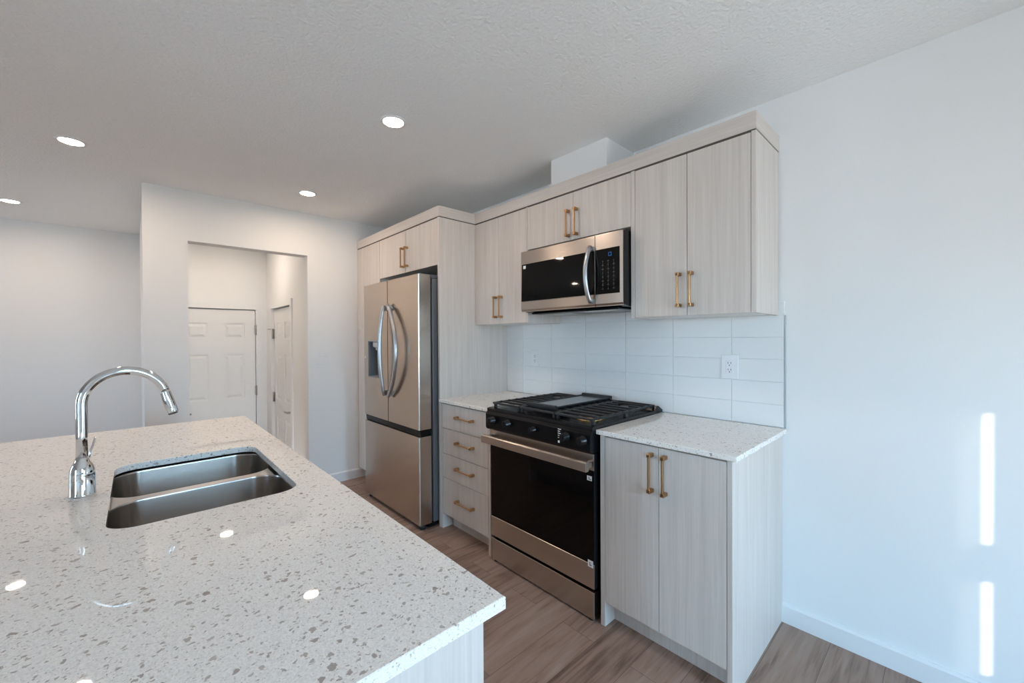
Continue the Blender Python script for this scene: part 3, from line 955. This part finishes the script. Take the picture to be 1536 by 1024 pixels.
# griddle plate resting on the middle grate
gr = MB()
gx0, gx1, gy0, gy1 = -1.815, -1.605, -.612, -.09
gr.box(gx0, gx1, gy0, gy1, .9635, .9705, .002, 1)
gr.box(gx0 - .004, gx1 + .004, gy0 - .006, gy0 + .016, .9635, .984, .004, 2).box(gx0 - .004, gx1 + .004, gy1 - .016, gy1 + .008, .9635, .986, .004, 2)
gr.box(gx0, gx0 + .008, gy0, gy1, .9635, .977, .002, 1).box(gx1 - .008, gx1, gy0, gy1, .9635, .977, .002, 1)
gd = part('griddle', gr, 'iron')
tag(gd, 'black flat griddle plate lying on the middle grate of the range', 'griddle')
part('cooking_surface', MB().box(gx0 + .009, gx1 - .009, gy0 + .017, gy1 - .017, .9706, .9716), 'griddle', gd, 'smooth grey cooking surface')

# ------------------------------------------------------------------ microwave
MX0, MX1, MY, MZ0, MZ1 = -2.0747, -1.3239, -.4025, 1.5095, 1.9007
t = thing('microwave', 'stainless over-the-range microwave with black glass door', 'microwave', (-1.70, -.2, MZ0))
part('housing', MB().prism([(-.395, MZ0 + .010), (-.395, MZ1 - .001), (-.36, MZ1 - .001), (-.36, MZ1 + .004), (-.0125, MZ1 + .004), (-.0125, MZ0), (-.34, MZ0)], 'x', MX0 + .002, MX1 - .001), 'black', t, 'black sheet metal housing')
XS = -1.496
cham = [(MY + .010, MZ0 + .003), (MY, MZ0 + .018), (MY, MZ1 - .002), (MY + .002, MZ1), (-.3955, MZ1), (-.3955, MZ0 + .003)]
dr = part('door', MB().prism(cham, 'x', MX0, XS - .0015, .0012), 'steel_h', t)
pn = part('control_side', MB().prism(cham, 'x', XS + .0015, MX1, .0012), 'steel_h', t)
part('window', MB().prism([(MY - .0076, 1.580), (MY - .0014, 1.8175), (MY + .002, 1.8175), (MY + .002, 1.580)], 'x', MX0 + .010, XS - .004), 'black_glass', dr, 'black glass door window')
cpn = part('keypad_glass', MB().box(XS + .004, -1.342, MY - .0015, MY + .004, 1.578, 1.8190, .001, 1), 'black_glass', t, 'black glass control panel')
random.seed(3)
for c in range(3):
    kp = MB()
    x = -1.445 + c * .034
    kp.box(x - .0006, x + .0006, MY - .0017, MY - .0014, 1.600, 1.756)
    for r in range(8):
        z = 1.752 - r * .021
        w = random.choice((.006, .009, .012))
        kp.box(x - w / 2, x + w / 2, MY - .0022, MY - .0014, z - .002, z + .002)
        if r in (1, 4, 6):
            kp.box(x - .003, x + .003, MY - .0022, MY - .0014, z + .005, z + .007)
    part('key_marks', kp, 'print_grey', cpn, 'dim grey key markings')
ds = MB()
for x in (-1.408, -1.392):
    ds.box(x - .0012, x + .0012, MY - .0022, MY - .0014, 1.776, 1.796)
ds.box(-1.408, -1.392, MY - .0022, MY - .0014, 1.7935, 1.796).box(-1.408, -1.392, MY - .0022, MY - .0014, 1.776, 1.7785)
part('display', ds, 'display_blue', cpn, 'blue glowing clock display')
mh = []
for k in range(17):
    s = k / 16
    w = math.sin(math.pi * s) ** .8 if 0 < s < 1 else 0
    mh.append((-1.518 - .004 * w, MY - .014 - .040 * w, 1.535 + (1.842 - 1.535) * s))
m = MB().tube(mh, .013, 14, flat=(.75, 1.05))
for z in (1.545, 1.832):
    m.box(-1.528, -1.508, MY - .018, MY - .0016, z - .012, z + .012, .003, 1)
part('handle', m, 'handle_steel', dr, 'bowed steel handle')
em = MB().box(MX0 + .024, MX0 + .046, MY - .0036, MY - .0014, 1.788, 1.808)
part('sticker', em, 'print_white', dr, 'small white square emblem')
part('vent_underside', MB().box(MX0 + .05, MX1 - .05, -.36, -.06, MZ0 - .012, MZ0 - .0005, .004, 1), 'black_panel', t)
part('lamp_cover', MB().box(-1.62, -1.42, -.335, -.285, MZ0 - .0145, MZ0 - .0121), 'light_grey', t, 'pale cooktop lamp cover')
part('grease_filter', MB().box(-2.00, -1.75, -.30, -.10, MZ0 - .0145, MZ0 - .0121), 'nickel', t, 'metal mesh filter')

# ------------------------------------------------------------------ outlets and switch


def outlet(xc, zc, label, yface):
    t = thing('wall_outlet', label, 'outlet', (xc, yface, zc - .06))
    part('cover_plate', MB().box(xc - .040, xc + .040, yface - .006, yface, zc - .061, zc + .061, .0025, 2), 'white_plastic', t)
    ins = part('receptacle', MB().box(xc - .0165, xc + .0165, yface - .0085, yface - .006, zc - .0335, zc + .0335, .001, 1), 'white_plastic', t)
    s = MB()
    for dz in (-.017, .017):
        for dx in (-.0065, .0065):
            s.box(xc + dx - .0012, xc + dx + .0012, yface - .0090, yface - .0084, zc + dz - .001, zc + dz + .008)
        s.lathe((xc, yface - .0084, zc + dz - .008), [(.0028, 0), (.0028, -.0006)], 10, 'y')
    part('slots', s, 'slot', ins, 'dark plug slots')


outlet(-.947, 1.192, 'white duplex wall outlet on the backsplash right of the range', -.0092)
outlet(-2.327, 1.190, 'white duplex wall outlet on the backsplash left of the range', -.0092)
t = thing('light_switch', 'white double light switch on the wall beside the hall opening', 'switch', (XL, -.979, 1.113))
part('cover_plate', MB().box(XL, XL + .006, -1.034, -.923, 1.113, 1.224, .0025, 2), 'white_plastic', t)
for y in (-1.003, -.955):
    part('rocker', MB().prism([(XL + .006, 1.136), (XL + .012, 1.136), (XL + .007, 1.169), (XL + .009, 1.201), (XL + .006, 1.201)], 'y', y - .016, y + .016), 'white_plastic', t)

# ------------------------------------------------------------------ island
IX0, IX1, IY0, IY1 = -2.9014, -.6815, -2.87, -1.7926
hole = rrect(-2.115, -1.458, -2.297, -1.893, .06, 10)
t = thing('island_cabinet', 'pale wood-grain kitchen island base under the speckled countertop', 'island', (-1.8, -2.3, 0))
part('end_panel', MB().box(-.722, -.700, -2.60, -1.825, 0, .8925, .0008, 1), 'wood', t)
part('end_panel', MB().box(-2.882, -2.860, -2.60, -1.825, 0, .8925, .0008, 1), 'wood', t)
part('back_panel', MB().box(-2.8595, -.7225, -2.60, -2.58, 0, .8925), 'wood', t)
part('base_panel', MB().box(-2.8595, -.7225, -2.5795, -1.90, .10, .118), 'carcass', t)
xd = [-2.8595, -2.40, -1.93, -1.45, -1.086, -.7225]
for a, c in zip(xd, xd[1:]):
    leaf('door', a, c, -1.844, .112, .886, t)
part('toe_kick', MB().box(-2.8595, -.7225, -1.92, -1.902, 0, .0995), 'wood', t)
ct = MB()
ct.plate([(IX0, IY0), (IX1, IY0), (IX1, IY1), (IX0, IY1)], [hole], .893, .9125)
# eased upper arris
t2 = .0018
outer = [(IX0 + t2, IY0 + t2), (IX1 - t2, IY0 + t2), (IX1 - t2, IY1 - t2), (IX0 + t2, IY1 - t2)]
hole2 = rrect(-2.115 - t2, -1.458 + t2, -2.297 - t2, -1.893 + t2, .06 + t2, 10)
bm_ = bmesh.new()
alle = []
for lp in (outer, hole2):
    v_ = [bm_.verts.new((x, y, .914)) for x, y in lp]
    alle += [bm_.edges.new((v_[i], v_[(i + 1) % len(v_)])) for i in range(len(v_))]
bmesh.ops.triangle_fill(bm_, use_beauty=True, use_dissolve=False, edges=alle)
ct._merge(bm_)
ct.loops([[(x, y, .9125) for x, y in [(IX0, IY0), (IX1, IY0), (IX1, IY1), (IX0, IY1)]], [(x, y, .914) for x, y in outer]], smooth=False, cap_last=False)
ct.loops([[(x, y, .9125) for x, y in hole], [(x, y, .914) for x, y in hole2]], smooth=False, cap_last=False)
# drop the covered inner top of the plate
dead = [f for f in ct.bm.faces if all(abs(v.co.z - .9125) < 1e-6 for v in f.verts)]
bmesh.ops.delete(ct.bm, geom=dead, context='FACES_ONLY')
bmesh.ops.remove_doubles(ct.bm, verts=ct.bm.verts, dist=1e-6)
o = part('countertop', ct, 'quartz')
tag(o, 'large speckled white quartz countertop of the island with sink cutout', 'countertop')

# undermount double sink
t = thing('kitchen_sink', 'undermount stainless double-bowl sink in the island countertop', 'sink', (-1.786, -2.095, .69))
A_ = (-1.770, -1.452, -2.303, -1.887)
B_ = (-2.121, -1.806, -2.303, -1.887)
dk = .884
part('rim', MB().plate(rrect(-2.145, -1.428, -2.327, -1.863, .07), [rrect(*A_[:2], *A_[2:], .075, 10), rrect(*B_[:2], *B_[2:], .075, 10)], dk - .0012, dk), 'sinksteel', t)
for (x0, x1, y0, y1) in (A_, B_):
    lp = []
    for ins, z in ((0, dk), (.0006, dk - .0012), (.001, dk - .0025), (.0012, dk - .006), (.0025, dk - .03), (.0100, .74), (.0112, .728), (.014, .710), (.021, .695), (.033, .686), (.050, .6835), (.065, .683)):
        r = max(.075 - ins * .6, .03)
        lp.append([(x, y, z) for x, y in rrect(x0 + ins, x1 - ins, y0 + ins, y1 - ins, r, 10)])
    b2 = part('bowl', MB().loops(lp), 'sinksteel', t)
    xm, ym = (x0 + x1) / 2, (y0 + y1) / 2 - .03
    part('drain', MB().lathe((xm, ym, .6835), [(.055, 0), (.052, .003), (.040, .002), (.036, -.0002)], 24), 'chrome', b2, 'round chrome drain')

# faucet
fx, fy = -1.821, -2.354
t = thing('faucet', 'tall chrome gooseneck pull-down faucet behind the sink', 'faucet', (fx, fy, .914))
part('body', MB().lathe((fx, fy, .914), [(.0275, 0), (.0275, .004), (.0262, .006), (.0262, .058), (.0258, .066), (.0246, .074), (.0224, .0815), (.0194, .088), (.0167, .0925), (.0151, .0955), (.0147, .1015), (.0127, .103), (.0127, .106)], 40), 'chrome', t)
pts = [(fx, fy, 1.0205), (fx, fy, 1.08), (fx, fy, 1.13)]
cyc, czc, rr = fy + .090, 1.165, .090
for k in range(0, 29):
    a = math.radians(180 - k * (165 / 28))
    pts.append((fx, cyc + rr * math.cos(a), czc + rr * math.sin(a)))
part('spout', MB().tube(pts, .0125, 24), 'chrome', t)
a = math.radians(15)
p0 = Vector((fx, cyc + rr * math.cos(a), czc + rr * math.sin(a)))
dd = Vector((0, math.sin(a), -math.cos(a)))
hp = [p0 + dd * s for s in (0.0005, .004, .006, .05, .068, .072)]
sh = part('spray_head', MB().tube(hp, [.0125, .0127, .0131, .0148, .0150, .0138], 24), 'chrome', t)
part('nozzle', MB().tube([hp[-1] + dd * .0003, hp[-1] + dd * .003], .012, 20), 'rubber', sh)
lv = MB().tube([(fx - .020, fy + .004, .992), (fx - .036, fy + .008, .998)], .0085, 16)
lv.tube([(fx - .033, fy + .008, .997), (fx - .038, fy + .013, 1.02), (fx - .046, fy + .024, 1.062)], [.0055, .0050, .0045], 12, flat=(1.3, .6))
part('lever', lv, 'chrome', t)
